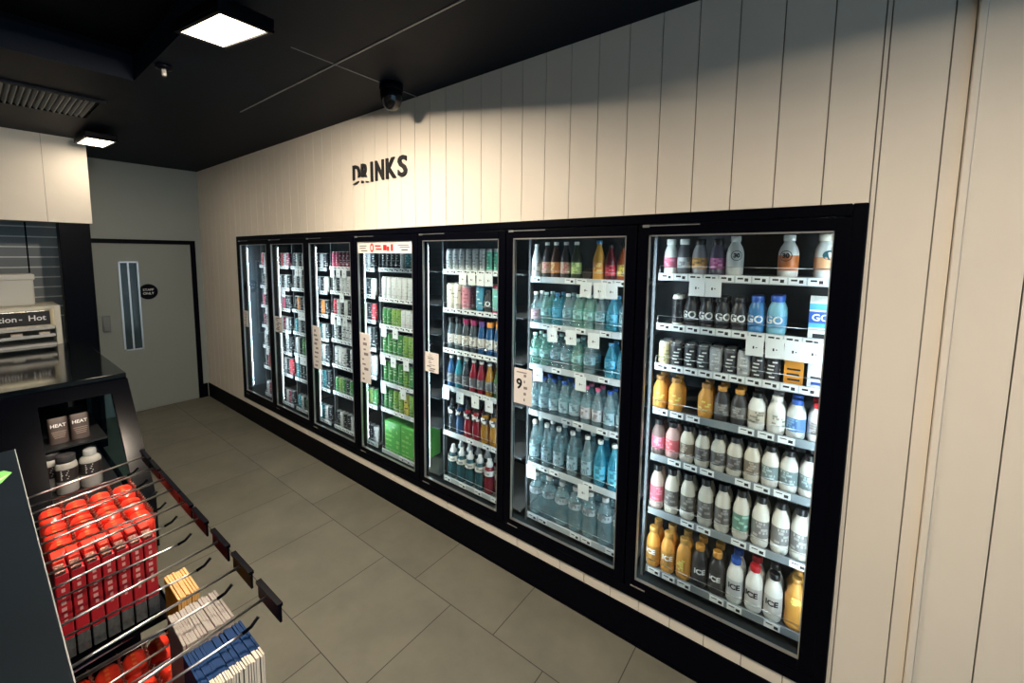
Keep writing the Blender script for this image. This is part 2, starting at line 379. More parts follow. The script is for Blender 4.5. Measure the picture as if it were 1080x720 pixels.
    # shelves
    for k, z in enumerate(SHZ[d]):
        s0, s1 = gx-.012, gx+.690
        bm = new(); box(bm, s0, s1, YS+.012, .74, z-.006, z+.003)
        
        sh = obj('shelf', bm, SHELFM, cool)
        full = (d == 7 and k < 3) or d in (5, 4) and k < 3 or d < 4
        bm = new(); s2 = s1 - (.09 if d in (5, 6) else .15 if d == 4 else 0)      # the strip stops short of the upright
        box(bm, s0, s2, YS, YS+.008, z-.020, z+.016, 0)
        rr = random.Random(d*17+k)
        if full:
            xx = s0+.01
            while xx < s2-.05:
                box(bm, xx, xx+.060, YS-.003, YS, z-.016, z+.013, 1)
                box(bm, xx+.008, xx+.03, YS-.0036, YS-.003, z-.002, z+.006, 2); box(bm, xx+.036, xx+.05, YS-.0036, YS-.003, z-.010, z+.004, 2); xx += .0655
        else:
            lanes = list(range(9)); rr.shuffle(lanes)
            for q in lanes[:rr.choice((4, 5, 6))]:
                xx = s0+.012+q*.075
                if xx > s2-.06: continue
                box(bm, xx, xx+.062, YS-.003, YS, z-.017, z+.013, 1)
                box(bm, xx+.008, xx+.032, YS-.0036, YS-.003, z+.002, z+.006, 2); box(bm, xx+.038, xx+.054, YS-.0036, YS-.003, z-.010, z+.003, 2)
        obj('price_rail', bm, [RAILM if full or d != 7 else RAILD, WHITEP, INK], sh)
        bm = new(); zt = z + (.052 if d >= 5 else .04)
        tube(bm, [(s0+.004, YS+.004, zt), (s2-.004, YS+.004, zt)], .0016, 6)
        for xx in (s0+.004, s2-.004): tube(bm, [(xx, YS+.004, z), (xx, YS+.004, zt)], .0016, 6)
        obj('front_wire', bm, CHROME, sh)

# hanging price cards on the shelf fronts
DOORN = {7: 'nearest door', 6: 'second-nearest door', 5: 'third-nearest door', 4: 'middle door', 3: 'third-farthest door', 2: 'second-farthest door', 1: 'farthest door'}
def shelfname(d, k):
    n = len(SHZ[d]); return 'top' if k == 0 else 'bottom' if k == n-1 else ORD[k]
CARDS = {(7, 0): [6.022, 6.091], (7, 1): [6.270, 6.343, 6.413, 6.477], (6, 0): [5.452, 5.531, 5.60], (6, 1): [5.24, 5.366, 5.507], (6, 2): [5.146, 5.435],
         (6, 4): [5.109, 5.471], (5, 0): [4.52, 4.60, 4.68, 4.75], (5, 3): [4.349, 4.493, 4.637, 4.76], (4, 2): [3.62, 3.77], (4, 3): [3.60, 3.74, 3.90], (4, 4): [3.60, 3.86],
         (3, 0): [2.85, 2.95, 3.05], (3, 2): [2.84, 2.94, 3.04], (3, 1): [3.0], (2, 0): [2.16, 2.24], (2, 1): [1.80], (2, 2): [2.2, 2.27], (2, 4): [2.10, 2.2, 2.27], (2, 3): [1.9], (1, 1): [1.86, 1.40], (1, 0): [1.42], (1, 2): [1.42], (1, 3): [1.41], (1, 4): [1.40]}
card0 = None
for (d, k), xs_ in sorted(CARDS.items(), reverse=True):
    for j, x in enumerate(xs_):
        z = SHZ[d][k]
        lab = f'white price card, {ORD[j]} from left, hanging from {shelfname(d, k)} shelf, {DOORN[d]}'
        rz = random.uniform(-.06, .06)
        if card0 is None:
            card0 = thing('shelf_price_card', lab, 'price card', (x, YS-.008, z-.022), 'price cards hanging from the cooler shelves')
            bm = new(); box(bm, -.034, .034, -.001, .0005, -.066, .020); obj('card', bm, WHITEP, card0)
            bm = new(); box(bm, -.007, -.001, -.0018, -.0011, -.034, -.022); box(bm, .004, .010, -.0018, -.0011, -.030, -.026); obj('printed_marks', bm, INK, card0)
        else:
            c_ = dup(card0, (x, YS-.008, z-.022), lab, card0['group'])
            c_.rotation_euler = (0, rz, 0)

# ------------------------------------------------------------------ drinks
PM = {}
def pm(col, rough=.35, metal=0.):
    key = tuple(round(c, 3) for c in col) + (rough, metal)
    if key not in PM: PM[key] = mat('pack_' + '_'.join(str(int(c*1000)) for c in key), col, rough, metal)
    return PM[key]
WH, BK, CR = (.80, .79, .75), (.012, .012, .014), (.66, .60, .50)
ORG, BRN, RED, BLU, PNK = (.72, .34, .07), (.50, .25, .06), (.55, .02, .03), (.03, .10, .42), (.70, .16, .24)
CLR = clear_mat('clear_bottle', (.82, .95, .97), (.60, .76, .80), .19, .05, 1.55)
CLRG = clear_mat('green_clear_bottle', (.66, .92, .86), (.45, .72, .66), .28, .05, 1.55)
CLRB = clear_mat('blue_clear_bottle', (.55, .85, .95), (.10, .50, .65), .35, .05, 1.55)
def liquid(name, c): return clear_mat('liquid_'+name, tuple(min(1, .25+x) for x in c), c, .65, .06, 1.5)
PROF = {
 'milk':  lambda h, r: ([(r*.86, 0), (r*.98, .01), (r, .03), (r, h*.56), (r*.97, h*.62), (r*.82, h*.72), (r*.60, h*.80), (r*.52, h*.84), (r*.52, h*.88)], [(r*.58, h*.865), (r*.60, h*.87), (r*.60, h*.985), (r*.54, h)], (.20, .54, r)),
 'round': lambda h, r: ([(r*.80, 0), (r*.95, .008), (r, .03), (r*.96, h*.18), (r, h*.34), (r*1.0, h*.52), (r*.93, h*.66), (r*.72, h*.78), (r*.62, h*.82), (r*.62, h*.86)], [(r*.68, h*.845), (r*.70, h*.85), (r*.70, h*.985), (r*.64, h)], (.22, .50, r)),
 'water': lambda h, r: ([(r*.80, 0), (r*.97, .008), (r, .02), (r*.95, h*.10), (r, h*.16), (r*.95, h*.22), (r, h*.28), (r, h*.52), (r*.95, h*.58), (r*.80, h*.70), (r*.52, h*.82), (r*.36, h*.88), (r*.36, h*.92)], [(r*.42, h*.915), (r*.44, h*.92), (r*.44, h*.99), (r*.40, h)], (.30, .52, r)),
 'slim':  lambda h, r: ([(r*.85, 0), (r*.98, .008), (r, .02), (r, h*.50), (r*.92, h*.58), (r*.60, h*.74), (r*.42, h*.84), (r*.38, h*.93)], [(r*.44, h*.915), (r*.46, h*.92), (r*.46, h*.99), (r*.42, h)], (.16, .46, r)),
 'fat':   lambda h, r: ([(r*.78, 0), (r*.97, .012), (r, .03), (r*.93, h*.14), (r, h*.20), (r*.93, h*.30), (r*.97, h*.40), (r, h*.50), (r*.96, h*.60), (r*.76, h*.76), (r*.42, h*.86), (r*.36, h*.92)], [(r*.42, h*.905), (r*.44, h*.91), (r*.44, h*.99), (r*.40, h)], (.52, .66, r)),
 'sport': lambda h, r: ([(r*.86, 0), (r*.98, .008), (r, .02), (r, h*.34), (r*.86, h*.42), (r*.86, h*.48), (r*.98, h*.54), (r*.95, h*.64), (r*.70, h*.74), (r*.55, h*.78)], [(r*.62, h*.765), (r*.64, h*.77), (r*.62, h*.84), (r*.40, h*.88), (r*.36, h*.97), (r*.28, h)], (.53, .68, r)),
 'can':   lambda h, r: ([(r*.80, 0), (r*.84, .002), (r, .012), (r, h-.016), (r*.84, h-.004)], [(r*.84, h-.005), (r*.86, h-.001), (r*.84, h), (r*.78, h-.003)], (.12, .86, r)),
}
TEMPL = {}
SEEN_LAB = {}
# kind: shape, height, radius, body, label, cap, description, text, category
CAN = (.62, .64, .65)
def kinds():
    K = {}
    def k(key, shape, h, r, body, label, cap, desc, text=None, cat='bottle', lab2=None, name=None): K[key] = (shape, h, r, body, label, cap, desc, text, cat, lab2, name)
    k('pinkwhite', 'round', .180, .031, WH, PNK, WH, 'white bottle with a pink label')
    k('blackwhite', 'round', .180, .031, (.08,.08,.09), (.55,.55,.55), WH, 'grey-labelled dark bottle with white cap')
    k('orangelab', 'round', .178, .033, (.30,.28,.30), (.75,.38,.10), BK, 'bottle with an orange label')
    k('magenta', 'round', .178, .032, (.10,.08,.12), (.42,.10,.24), BK, 'dark bottle with a magenta label')
    k('white30', 'milk', .190, .036, WH, WH, WH, 'white bottle with a ringed 30', '30')
    k('white30o', 'milk', .190, .037, WH, (.75,.22,.06), WH, 'orange-based white bottle with a ringed 30', '30')
    k('tealoval', 'round', .192, .038, WH, (.80,.40,.20), CR, 'white-orange bottle with a teal oval', None, 'bottle', (.02,.10,.12))
    k('gocan', 'can', .158, .025, WH, BK, CAN, 'slim white can with black bands', None, 'can')
    k('goblack', 'round', .160, .032, (.03,.03,.035), (.05,.05,.055), BK, 'black bottle lettered GO', 'GO')
    k('goblue', 'round', .172, .033, (.04,.18,.40), (.05,.22,.50), BLU, 'blue bottle lettered GO', 'GO')
    k('golight', 'round', .178, .036, (.20,.48,.62), (.10,.32,.56), BLU, 'light blue bottle lettered GO', 'GO')
    k('cream_can', 'can', .125, .027, CR, (.70,.62,.35), CAN, 'small can with a cream label', None, 'can')
    k('dark_can', 'can', .125, .027, (.10,.10,.11), (.04,.04,.045), CAN, 'small black can with pale print', None, 'can', WH)
    k('grey_can', 'can', .125, .027, (.35,.36,.37), (.45,.45,.45), CAN, 'small grey can with pale print', None, 'can', WH)
    k('coffee', 'milk', .172, .034, ORG, ORG, (.35,.18,.06), 'caramel brown coffee bottle')
    k('coffeeice', 'milk', .216, .035, ORG, BRN, (.55,.30,.08), 'caramel coffee bottle lettered ICE', 'ICE')
    k('coffeeplain', 'milk', .216, .035, ORG, ORG, (.55,.30,.08), 'plain caramel coffee bottle')
    k('darkorange', 'milk', .172, .033, (.05,.045,.045), (.16,.15,.14), ORG, 'dark bottle with an orange cap')
    k('darkice', 'milk', .216, .035, (.045,.04,.04), (.06,.055,.055), ORG, 'orange-capped dark bottle lettered ICE', 'ICE')
    k('milkdarkcap', 'milk', .172, .035, WH, (.60,.55,.45), BK, 'white milk bottle with a black cap')
    k('milkplain', 'milk', .172, .035, WH, (.78,.75,.68), WH, 'plain white milk bottle')
    k('milkblue', 'milk', .172, .035, WH, (.12,.25,.55), BLU, 'white milk bottle with a blue cap')
    k('milkred', 'milk', .172, .035, WH, (.75,.70,.68), RED, 'white milk bottle with a red cap')
    k('iceblue', 'milk', .222, .036, WH, (.55,.56,.58), BLU, 'blue-capped white bottle lettered ICE', 'ICE!')
    k('icered', 'milk', .222, .036, WH, (.60,.58,.57), RED, 'red-capped white bottle lettered ICE', 'ICE!')
    k('iceblack', 'milk', .222, .036, WH, (.60,.58,.55), BK, 'black-capped white bottle lettered ICE', 'ICE!')
    k('coffeebig', 'fat', .235, .041, ORG, ORG, BRN, 'large caramel coffee bottle')
    k('pinkdark5', 'milk', .186, .033, (.20,.14,.13), PNK, BK, 'dark bottle with a pink label')
    k('pink5', 'milk', .186, .033, (.62,.40,.38), (.68,.14,.16), BK, 'red-labelled pink milk bottle')
    k('beige5', 'milk', .186, .0335, CR, (.20,.16,.12), BK, 'brown-labelled beige milk bottle')
    k('grey5', 'milk', .186, .0335, (.60,.56,.48), (.10,.09,.085), BK, 'dark-labelled grey-beige milk bottle')
    k('pale5', 'milk', .186, .034, (.72,.68,.62), (.20,.25,.25), BK, 'pale greenish-labelled milk bottle')
    k('pink6', 'milk', .236, .034, (.55,.42,.38), (.65,.12,.17), BK, 'tall pinkish-red-labelled bottle')
    k('grey6', 'milk', .236, .0345, (.60,.56,.48), (.12,.11,.10), BK, 'tall grey-beige milk bottle')
    k('green6', 'milk', .236, .0345, (.66,.62,.54), (.14,.26,.20), BK, 'tall green-labelled milk bottle')
    k('pale6', 'milk', .236, .035, (.74,.70,.63), (.22,.21,.20), BK, 'tall pale grey-labelled milk bottle')
    # second nearest door: juices and waters
    k('slimwhite', 'slim', .21, .029, (.60,.62,.62), (.66,.60,.58), WH, 'slim bottle with a white label')
    k('juicepink', 'slim', .22, .031, (.06,.05,.05), (.62,.45,.30), WH, 'fruit-labelled dark juice bottle', None, 'bottle', (.62,.2,.2))
    k('juiceorange', 'slim', .22, .031, (.08,.04,.03), (.72,.28,.10), WH, 'juice bottle with an orange label')
    k('juicegreen', 'slim', .22, .031, (.04,.05,.03), (.35,.48,.16), WH, 'juice bottle with a green label')
    k('juicetall', 'slim', .225, .034, (.70,.34,.06), (.75,.30,.08), (.04,.25,.5), 'tall blue-capped orange juice bottle')
    k('juicered', 'slim', .20, .031, (.10,.01,.015), (.55,.03,.05), BK, 'black-capped dark red juice bottle')
    k('juiceyellow', 'slim', .20, .035, (.30,.06,.02), (.75,.52,.10), BK, 'red juice bottle with a yellow label')
    k('water', 'water', .20, .033, 'CLR', (.30,.50,.58), (.75,.82,.85), 'pale-labelled clear water bottle')
    k('watergreen', 'water', .20, .033, 'CLRG', (.35,.62,.60), (.55,.75,.75), 'greenish clear water bottle')
    k('waterblue', 'water', .20, .033, 'CLRB', (.12,.45,.65), (.10,.30,.55), 'blue clear water bottle')
    k('waterpink', 'slim', .20, .032, 'CLR', (.62,.42,.48), WH, 'slim pinkish-labelled clear bottle')
    k('watertall', 'slim', .225, .033, 'CLR', (.35,.50,.56), BLU, 'clear bottle with a dark blue cap')
    k('waterpinkcap', 'slim', .225, .032, 'CLR', (.55,.55,.58), (.65,.12,.25), 'clear bottle with a pink cap')
    k('slimclear', 'slim', .275, .033, 'CLR', (.30,.44,.50), WH, 'tall slim white-capped clear bottle')
    k('cyantall', 'slim', .27, .035, 'CLRB', (.10,.50,.68), WH, 'tall cyan bottle with a white cap')
    k('fatclear', 'fat', .275, .044, 'CLR', (.48,.56,.60), WH, 'large clear ribbed water bottle')
    # third nearest door
    k('vcan', 'can', .158, .026, (.66,.68,.68), (.55,.58,.58), CAN, 'slim silver can', None, 'can', (.22,.25,.26))
    k('vgreen', 'can', .158, .026, (.60,.64,.62), (.10,.42,.28), CAN, 'slim green and silver can', None, 'can')
    k('creamcan', 'can', .19, .033, (.76,.74,.66), (.70,.68,.58), CAN, 'tall cream can', None, 'can')
    k('pinkcan', 'can', .19, .033, (.74,.66,.64), (.66,.25,.30), CAN, 'tall pink and white can', None, 'can')
    k('bluecan', 'can', .195, .034, (.05,.20,.34), (.08,.32,.46), CAN, 'tall blue can', None, 'can', WH)
    k('redteal', 'can', .20, .034, (.42,.04,.08), (.20,.50,.42), CAN, 'tall red and teal can', None, 'can')
    for nm, c, cap in (('clear', (.10,.14,.16), BK), ('wine', (.10,.12,.14), (.30,.03,.10)), ('blue', (.03,.12,.30), (.10,.05,.20)), ('blueorange', (.03,.13,.32), (.75,.30,.06))):
        k('sport'+nm, 'round', .235, .033, ('LIQ', nm, c), (.68,.66,.62), cap, f'{dict(clear="black", wine="wine-red", blue="purple", blueorange="orange")[nm]}-capped white-labelled sports drink', None, 'bottle')
    for nm, c in (('blue', (.03,.16,.40)), ('cyan', (.05,.34,.44)), ('dark', (.05,.07,.09)), ('red', (.32,.02,.04)), ('amber', (.50,.24,.03)), ('green', (.10,.24,.10))):
        k('soft'+nm, 'slim', .235, .033, ('LIQ', nm, c), (.10,.11,.12), WH, f'white-capped {nm} soft drink bottle')
        k('power'+nm, 'sport', .27, .036, ('LIQ', nm, c), BK, BK, f'black-capped {nm} sports bottle', None, 'bottle', (.7,.7,.7))
    for nm, c in (('teal', (.03,.12,.15)), ('red', (.28,.03,.05))):
        k('dome'+nm, 'sport', .255, .040, ('LIQ', 'dome'+nm, c), WH, (.70,.72,.74), f'large round-topped {nm} bottle')
    # cans in the far doors
    for nm, c, l2 in (('white', (.66,.68,.68), (.50,.52,.53)), ('green', (.05,.20,.06), (.40,.50,.32)), ('lime', (.20,.34,.08), (.05,.14,.04)), ('blue', (.03,.12,.36), (.50,.55,.6)), ('dark', (.02,.025,.03), (.42,.45,.46)),
                   ('teal', (.03,.20,.24), (.4,.55,.55)), ('red', (.45,.04,.06), (.6,.5,.5)), ('pink', (.66,.10,.20), (.7,.5,.5)), ('silver', (.55,.57,.58), (.08,.09,.10)), ('wine', (.20,.03,.06), (.6,.45,.45)), ('yellow', (.66,.55,.10), (.10,.10,.08)), ('orange', (.70,.26,.06), (.65,.6,.55))):
        k('c_'+nm, 'can', .150, .0275, c, c, CAN, f'slim {nm} drink can', None, 'can', l2)
        k('t_'+nm, 'can', .185, .030, c, c, CAN, f'tall {nm} energy drink can', None, 'can', l2)
    return K
KIND = kinds()
def bodymat(b):
    if b == 'CLR': return CLR
    if b == 'CLRG': return CLRG
    if b == 'CLRB': return CLRB
    if isinstance(b, tuple) and b[0] == 'LIQ': return liquid(b[1], b[2])
    return pm(b)
def build(key, lab, loc, group, rz):
    shape, h, r, body, label, cap, desc, text, cat, lab2, name = KIND[key]
    nm = 'drink_can' if cat == 'can' else 'milk_bottle' if shape == 'milk' else 'water_bottle' if body in ('CLR', 'CLRG', 'CLRB') else 'drink_bottle'
    t = thing(nm, lab, cat, loc, group); t.rotation_euler = (0, 0, rz)
    P, Q, (l0, l1, lr) = PROF[shape](h, r)
    bm = new(); lathe(bm, P, 20); obj('body', bm, bodymat(body), t)
    bm = new(); lathe(bm, Q, 18); obj('lid' if cat == 'can' else 'cap', bm, pm(cap, .3, .8 if cat == 'can' else 0), t)
    bm = new(); a = r*1.012
    lathe(bm, [(a, h*l0), (a, h*l1)], 20, 0, caps=False)
    mats = [pm(label)]
    rr = random.Random(key)
    if lab2 is None and not text: lab2 = tuple(min(.85, c*1.9+.06) for c in label) if sum(label) < 1.2 else tuple(c*.45 for c in label)
    if lab2:                                           # printed panel and lines wrapped round the label
        g = new(); w = r*1.1
        if key == 'tealoval':
            vs = [g.verts.new((.024*math.cos(2*PI*q/20), 0, h*.18+.020*math.sin(2*PI*q/20))) for q in range(20)]; g.faces.new(vs)
        else:
            for q in range(5):
                z0 = h*(l1-l0)*(-.42+.18*q); ww = w*rr.uniform(.35, 1); x0 = rr.uniform(-w, w-ww)
                vs = [g.verts.new(p) for p in ((x0, 0, z0), (x0+ww*.5, 0, z0), (x0+ww, 0, z0), (x0+ww, 0, z0+h*.05), (x0+ww*.5, 0, z0+h*.05), (x0, 0, z0+h*.05))]
                g.faces.new((vs[0], vs[1], vs[4], vs[5])); g.faces.new((vs[1], vs[2], vs[3], vs[4]))
        wrap(g, a, h*(l0+l1)/2, .0008)
        for f in g.faces: f.material_index = 1
        if cat == 'can':                                # the same print again round the back of a can
            g2 = g.copy(); bmesh.ops.rotate(g2, cent=(0,0,0), matrix=Matrix.Rotation(PI*.62, 3, 'Z'), verts=g2.verts)
            me = bpy.data.meshes.new('q'); g2.to_mesh(me); g.from_mesh(me); g2.free(); bpy.data.meshes.remove(me)
        me = bpy.data.meshes.new('q'); g.to_mesh(me); bm.from_mesh(me); g.free(); bpy.data.meshes.remove(me)
        mats.append(pm(lab2))
    lb = obj('label', bm, mats, t)
    if text:
        dark = text.endswith('!') or text == '30'
        tb = wrap(text_bm(text.strip('!'), dict(GO=.046).get(text, .036) if text != '30' else .026, 0, .0014), a, h*(l0+l1)/2+ (.006 if text != '30' else .03), .0012)
        obj('lettering', tb, INK if dark else WHITET, lb)
        if text == '30':
            g = new(); n = 24
            for q in range(n):
                a0, a1 = 2*PI*q/n, 2*PI*(q+1)/n
                g.faces.new([g.verts.new((rad*math.cos(an), 0, rad*math.sin(an))) for rad, an in ((.023, a0), (.023, a1), (.0202, a1), (.0202, a0))])
            wrap(g, a, h*(l0+l1)/2+.03, .0012); obj('ring', g, INK, lb)
    return t
def place(key, d, k, x, y, label, h=None):
    group = f'drinks on the {shelfname(d, k)} shelf behind the {DOORN[d]}'
    loc = (x, y, SHZ[d][k]+.004); rz = random.uniform(-.25, .35)
    if key in TEMPL: return dup(TEMPL[key], loc, label, group, rz)
    TEMPL[key] = build(key, label, loc, group, rz); return TEMPL[key]
YF = .246
def row(d, k, items, back=False, gap=.078):
    """items: list of (x, kind); the front row of one shelf, and the row standing behind it"""
    for j, (x, key) in enumerate(items):
        desc = KIND[key][6]
        place(key, d, k, x + random.uniform(-.001, .001), .2115 + KIND[key][2]*1.02 + random.uniform(.0, .003), f'{desc}, {ORD[j]} from left, {shelfname(d, k)} shelf, {DOORN[d]}')
        if back:
            place(key, d, k, x + random.uniform(-.0008, .0008), .2115 + KIND[key][2]*3.1+.006, f'{desc} behind the {ORD[j]} one, {shelfname(d, k)} shelf, {DOORN[d]}')

# nearest door
row(7, 0, list(zip([5.884, 5.947, 6.016, 6.093, 6.164, 6.366, 6.491], ['pinkwhite', 'blackwhite', 'orangelab', 'magenta', 'white30', 'white30o', 'tealoval'])))
row(7, 1, list(zip([5.929, 5.991, 6.061, 6.127, 6.195, 6.264, 6.339], ['gocan', 'goblack', 'goblack', 'goblack', 'goblack', 'goblue', 'golight'])), True)
row(7, 2, list(zip([5.875, 5.932, 5.997, 6.057, 6.112, 6.172, 6.228, 6.284, 6.340], ['cream_can', 'dark_can', 'dark_can', 'dark_can', 'grey_can', 'dark_can', 'grey_can', 'dark_can', 'dark_can'])), True)
row(7, 3, list(zip([5.862, 5.937, 6.078, 6.148, 6.219, 6.291, 6.364, 6.437, 6.511], ['coffee', 'coffee', 'coffee', 'darkorange', 'darkorange', 'milkdarkcap', 'milkplain', 'milkblue', 'milkred'])), True)
row(7, 4, list(zip([5.864+.0702*q for q in range(10)], ['pinkdark5', 'pink5', 'beige5', 'grey5', 'grey5', 'grey5', 'beige5', 'pale5', 'pale5', 'pale5'])), True)
row(7, 5, list(zip([5.868, 5.943, 6.020, 6.102, 6.178, 6.255, 6.334, 6.410, 6.482], ['pink6', 'grey6', 'grey6', 'grey6', 'grey6', 'green6', 'pale6', 'pale6', 'pale6'])), True)
row(7, 6, list(zip([5.864, 5.938, 6.016, 6.091, 6.170, 6.250, 6.328, 6.403, 6.487], ['coffeeice', 'coffeeice', 'coffeeplain', 'darkice', 'darkice', 'iceblue', 'icered', 'iceblack', 'coffeebig'])), True)
# cartons at the right end of two shelves
def carton(name, label, loc, w, dp, h, col, capcol, marks, group, lettering=None):
    t = thing(name, label, 'carton', loc, group)
    bm = new(); box(bm, -w/2, w/2, -dp/2, dp/2, 0, h*.86)
    vs = box(bm, -w/2, w/2, -dp/2, dp/2, h*.86, h)
    for v in vs:
        if v.co.z > h*.9: v.co.y *= .12
    obj('body', bm, pm(col), t)
    bm = new()
    for x0, x1, z0, z1, mi in marks: box(bm, x0*w, x1*w, -dp/2-.0012, -dp/2, z0*h, z1*h, mi)
    obj('printed_panel', bm, [pm(BLU), pm((.10, .42, .58)), pm((.70, .66, .60)), pm((.75, .30, .05)), INK], t)
    if lettering: obj('lettering', text_bm(lettering, w*.5, .0004, .001), WHITET, t, (0, -dp/2-.0020, h*.52))
    if capcol:
        bm = new(); lathe(bm, [(.014, 0), (.014, .014), (.012, .016)], 14); o = obj('cap', bm, pm(capcol), t, (0, -dp*.28, h*.905)); o.rotation_euler = (.5, 0, 0)
    return t
carton('juice_carton', 'blue and white carton lettered GO, right end of second shelf, nearest door', (6.492, YF+.01, SHZ[7][1]+.004), .078, .076, .185, WH, None,
       [(-.5, .5, .40, .66, 0), (-.5, .5, .30, .40, 1), (-.3, .3, .06, .16, 4), (-.5, .5, .70, .84, 1)], 'cartons in the nearest cooler door', 'GO')
carton('drink_pouch', 'orange drink pack under price cards, third shelf, nearest door', (6.415, YF+.005, SHZ[7][2]+.004), .068, .05, .150, (.75, .30, .04), None, [(-.35, .35, .45, .5, 4), (-.35, .3, .3, .35, 4), (-.3, .35, .15, .2, 4)], 'cartons in the nearest cooler door')
carton('drink_pouch', 'white drink pack at right end of third shelf, nearest door', (6.497, YF+.005, SHZ[7][2]+.004), .068, .05, .150, (.74, .72, .72), None, [(-.35, .35, .45, .52, 2), (-.35, .3, .3, .35, 4), (-.3, .35, .12, .2, 0)], 'cartons in the nearest cooler door')

# second nearest door
row(6, 0, list(zip([5.093, 5.166, 5.229, 5.295, 5.363, 5.501, 5.571, 5.643], ['slimwhite', 'juicepink', 'juiceorange', 'juicepink', 'juicegreen', 'juicetall', 'juicered', 'juiceyellow'])))
row(6, 1, list(zip([5.092, 5.166, 5.243, 5.315, 5.383, 5.451, 5.521, 5.592, 5.664], ['waterpink', 'watergreen', 'waterblue', 'water', 'watergreen', 'watergreen', 'water', 'waterblue', 'water'])), True)
row(6, 2, list(zip([5.090, 5.163, 5.238, 5.310, 5.384, 5.462, 5.588, 5.660], ['watergreen', 'watergreen', 'water', 'water', 'watergreen', 'water', 'waterblue', 'waterblue'])), True)
row(6, 3, list(zip([5.090, 5.160, 5.232, 5.304, 5.376, 5.448, 5.520, 5.592, 5.664], ['watertall', 'watertall', 'watertall', 'watertall', 'watertall', 'waterpinkcap', 'waterpinkcap', 'watertall', 'watertall'])), True)
row(6, 4, list(zip([5.097, 5.188, 5.275, 5.368, 5.464, 5.546, 5.630], ['slimclear', 'slimclear', 'slimclear', 'slimclear', 'slimclear', 'cyantall', 'cyantall'])), True)
row(6, 5, list(zip([5.112, 5.205, 5.300, 5.394, 5.488, 5.582, 5.676], ['fatclear']*7)), True, .095)
lb = dup(TEMPL['juicepink'], (5.435, YF-.01, SHZ[6][0]+.038), 'juice bottle lying base outward on the top shelf, second-nearest door', 'drinks on the top shelf behind the second-nearest door')
lb.rotation_euler = (-PI/2, 0, .1)
# third nearest door
row(5, 0, list(zip([4.352+.0625*q for q in range(8)], ['vcan']*6+['vgreen', 'vgreen'])))
row(5, 1, list(zip([4.358, 4.428, 4.508, 4.640, 4.712, 4.785], ['creamcan', 'creamcan', 'pinkcan', 'bluecan', 'goblack', 'redteal'])), True)
row(5, 2, list(zip([4.360+.073*q for q in range(7)], ['sportclear', 'sportclear', 'sportwine', 'sportwine', 'sportblue', 'sportblueorange', 'sportblueorange'])), True)
row(5, 3, list(zip([4.360+.073*q for q in range(7)], ['softblue', 'softcyan', 'softdark', 'softred', 'softred', 'softamber', 'softgreen'])), True)
row(5, 4, list(zip([4.365+.080*q for q in range(6)], ['powerdark', 'powerblue', 'powerred', 'powerred', 'poweramber', 'poweramber'])), True, .085)
row(5, 5, list(zip([4.368+.088*q for q in range(5)]+[4.82], ['dometeal', 'dometeal', 'dometeal', 'dometeal', 'domered', 'domered'])), True, .09)
# the four far doors: cans, filled where the glass lets one see the shelf
CAMX, CAMY = 6.4875, -1.967
def seen(x, y=.24):
    for j in range(7):
        for e0, e1 in ((GX+j*PD, GX+j*PD+GW),):
            t = (0-CAMY)/(y-CAMY); xx = CAMX+(x-CAMX)*t
            if e0-.045 < xx < e1+.045: return True
    return False
FAR = {4: [['dark', 'dark', 'white', 'teal', 'teal', 'red', 'pink'], ['white'], ['green', 'lime', 'white', 'white', 'blue', 'blue'], ['green', 'green', 'lime', 'blue', 'dark'], ['green', 'green', 'lime', 'green', 'blue', 'blue'], ['green', 'lime', 'yellow', 'lime', 'white', 'lime']],
       3: [['pink', 'wine', 'wine', 'white', 'silver', 'dark'], ['silver', 'dark', 'white', 'silver'], ['red', 'silver', 'dark', 'white', 'dark'], ['silver', 'dark', 'silver', 'silver'], ['silver', 'white', 'silver', 'dark'], ['green', 'lime', 'green', 'dark'], ['dark', 'silver', 'dark']],
       2: [['dark', 'silver', 'dark', 'white'], ['silver', 'dark', 'white', 'dark'], ['dark', 'orange', 'dark', 'silver'], ['teal', 'silver', 'dark', 'dark'], ['white', 'dark', 'green', 'silver'], ['teal', 'dark', 'dark', 'silver'], ['teal', 'silver', 'dark', 'green']],
       1: [['red', 'silver', 'wine', 'dark'], ['dark', 'silver', 'dark', 'silver'], ['pink', 'dark', 'dark', 'silver'], ['wine', 'silver', 'dark', 'silver'], ['silver', 'dark', 'silver', 'dark'], ['dark', 'red', 'dark', 'silver'], ['silver', 'wine', 'dark', 'dark']]}
for d, rows in FAR.items():
    gx = GX+(d-1)*PD
    for k, cols in enumerate(rows):
        tall = (d == 4 and k in (1, 3, 4, 5)) or d == 3 and k in (3, 4) or d < 3 and k in (4, 5)
        pit = .066 if tall else .0605; n = int(.69/pit); items = []
        for q in range(n):
            x = gx+.024+q*pit
            if not seen(x) or (d == 4 and x > 4.03): continue
            c = cols[min(len(cols)-1, int(q*len(cols)/n))] if d == 4 or len(cols) > 5 else cols[q % len(cols)]
            items.append((x, ('t_' if tall else 'c_')+c))
        row(d, k, items)
def multipack(label, x, d, k, w, h, col, col2):
    t = thing('can_multipack', label, 'multipack', (x, YF+.10, SHZ[d][k]+.004), 'green multipacks on the bottom shelf')
    bm = new(); box(bm, -w/2, w/2, -.13, .13, 0, h); obj('carton', bm, pm(col), t, bevel=.006)
    bm = new(); rr = random.Random(3)
    for a in range(4):
        for b in range(6):
            if rr.random() < .8:
                x0 = -w/2+.01+(w-.02)/4*a; z0 = h*(.05+.155*b); box(bm, x0+.004, x0+(w-.02)/4*rr.uniform(.4, .9), -.1315, -.13, z0, z0+h*rr.uniform(.03, .1))
    obj('printed_panel', bm, pm(col2), t)
multipack('green multipack of drink cans, left one on the bottom shelf, middle door', GX+3*PD+.115, 4, 6, .21, .27, (.10, .42, .10), (.30, .62, .18))
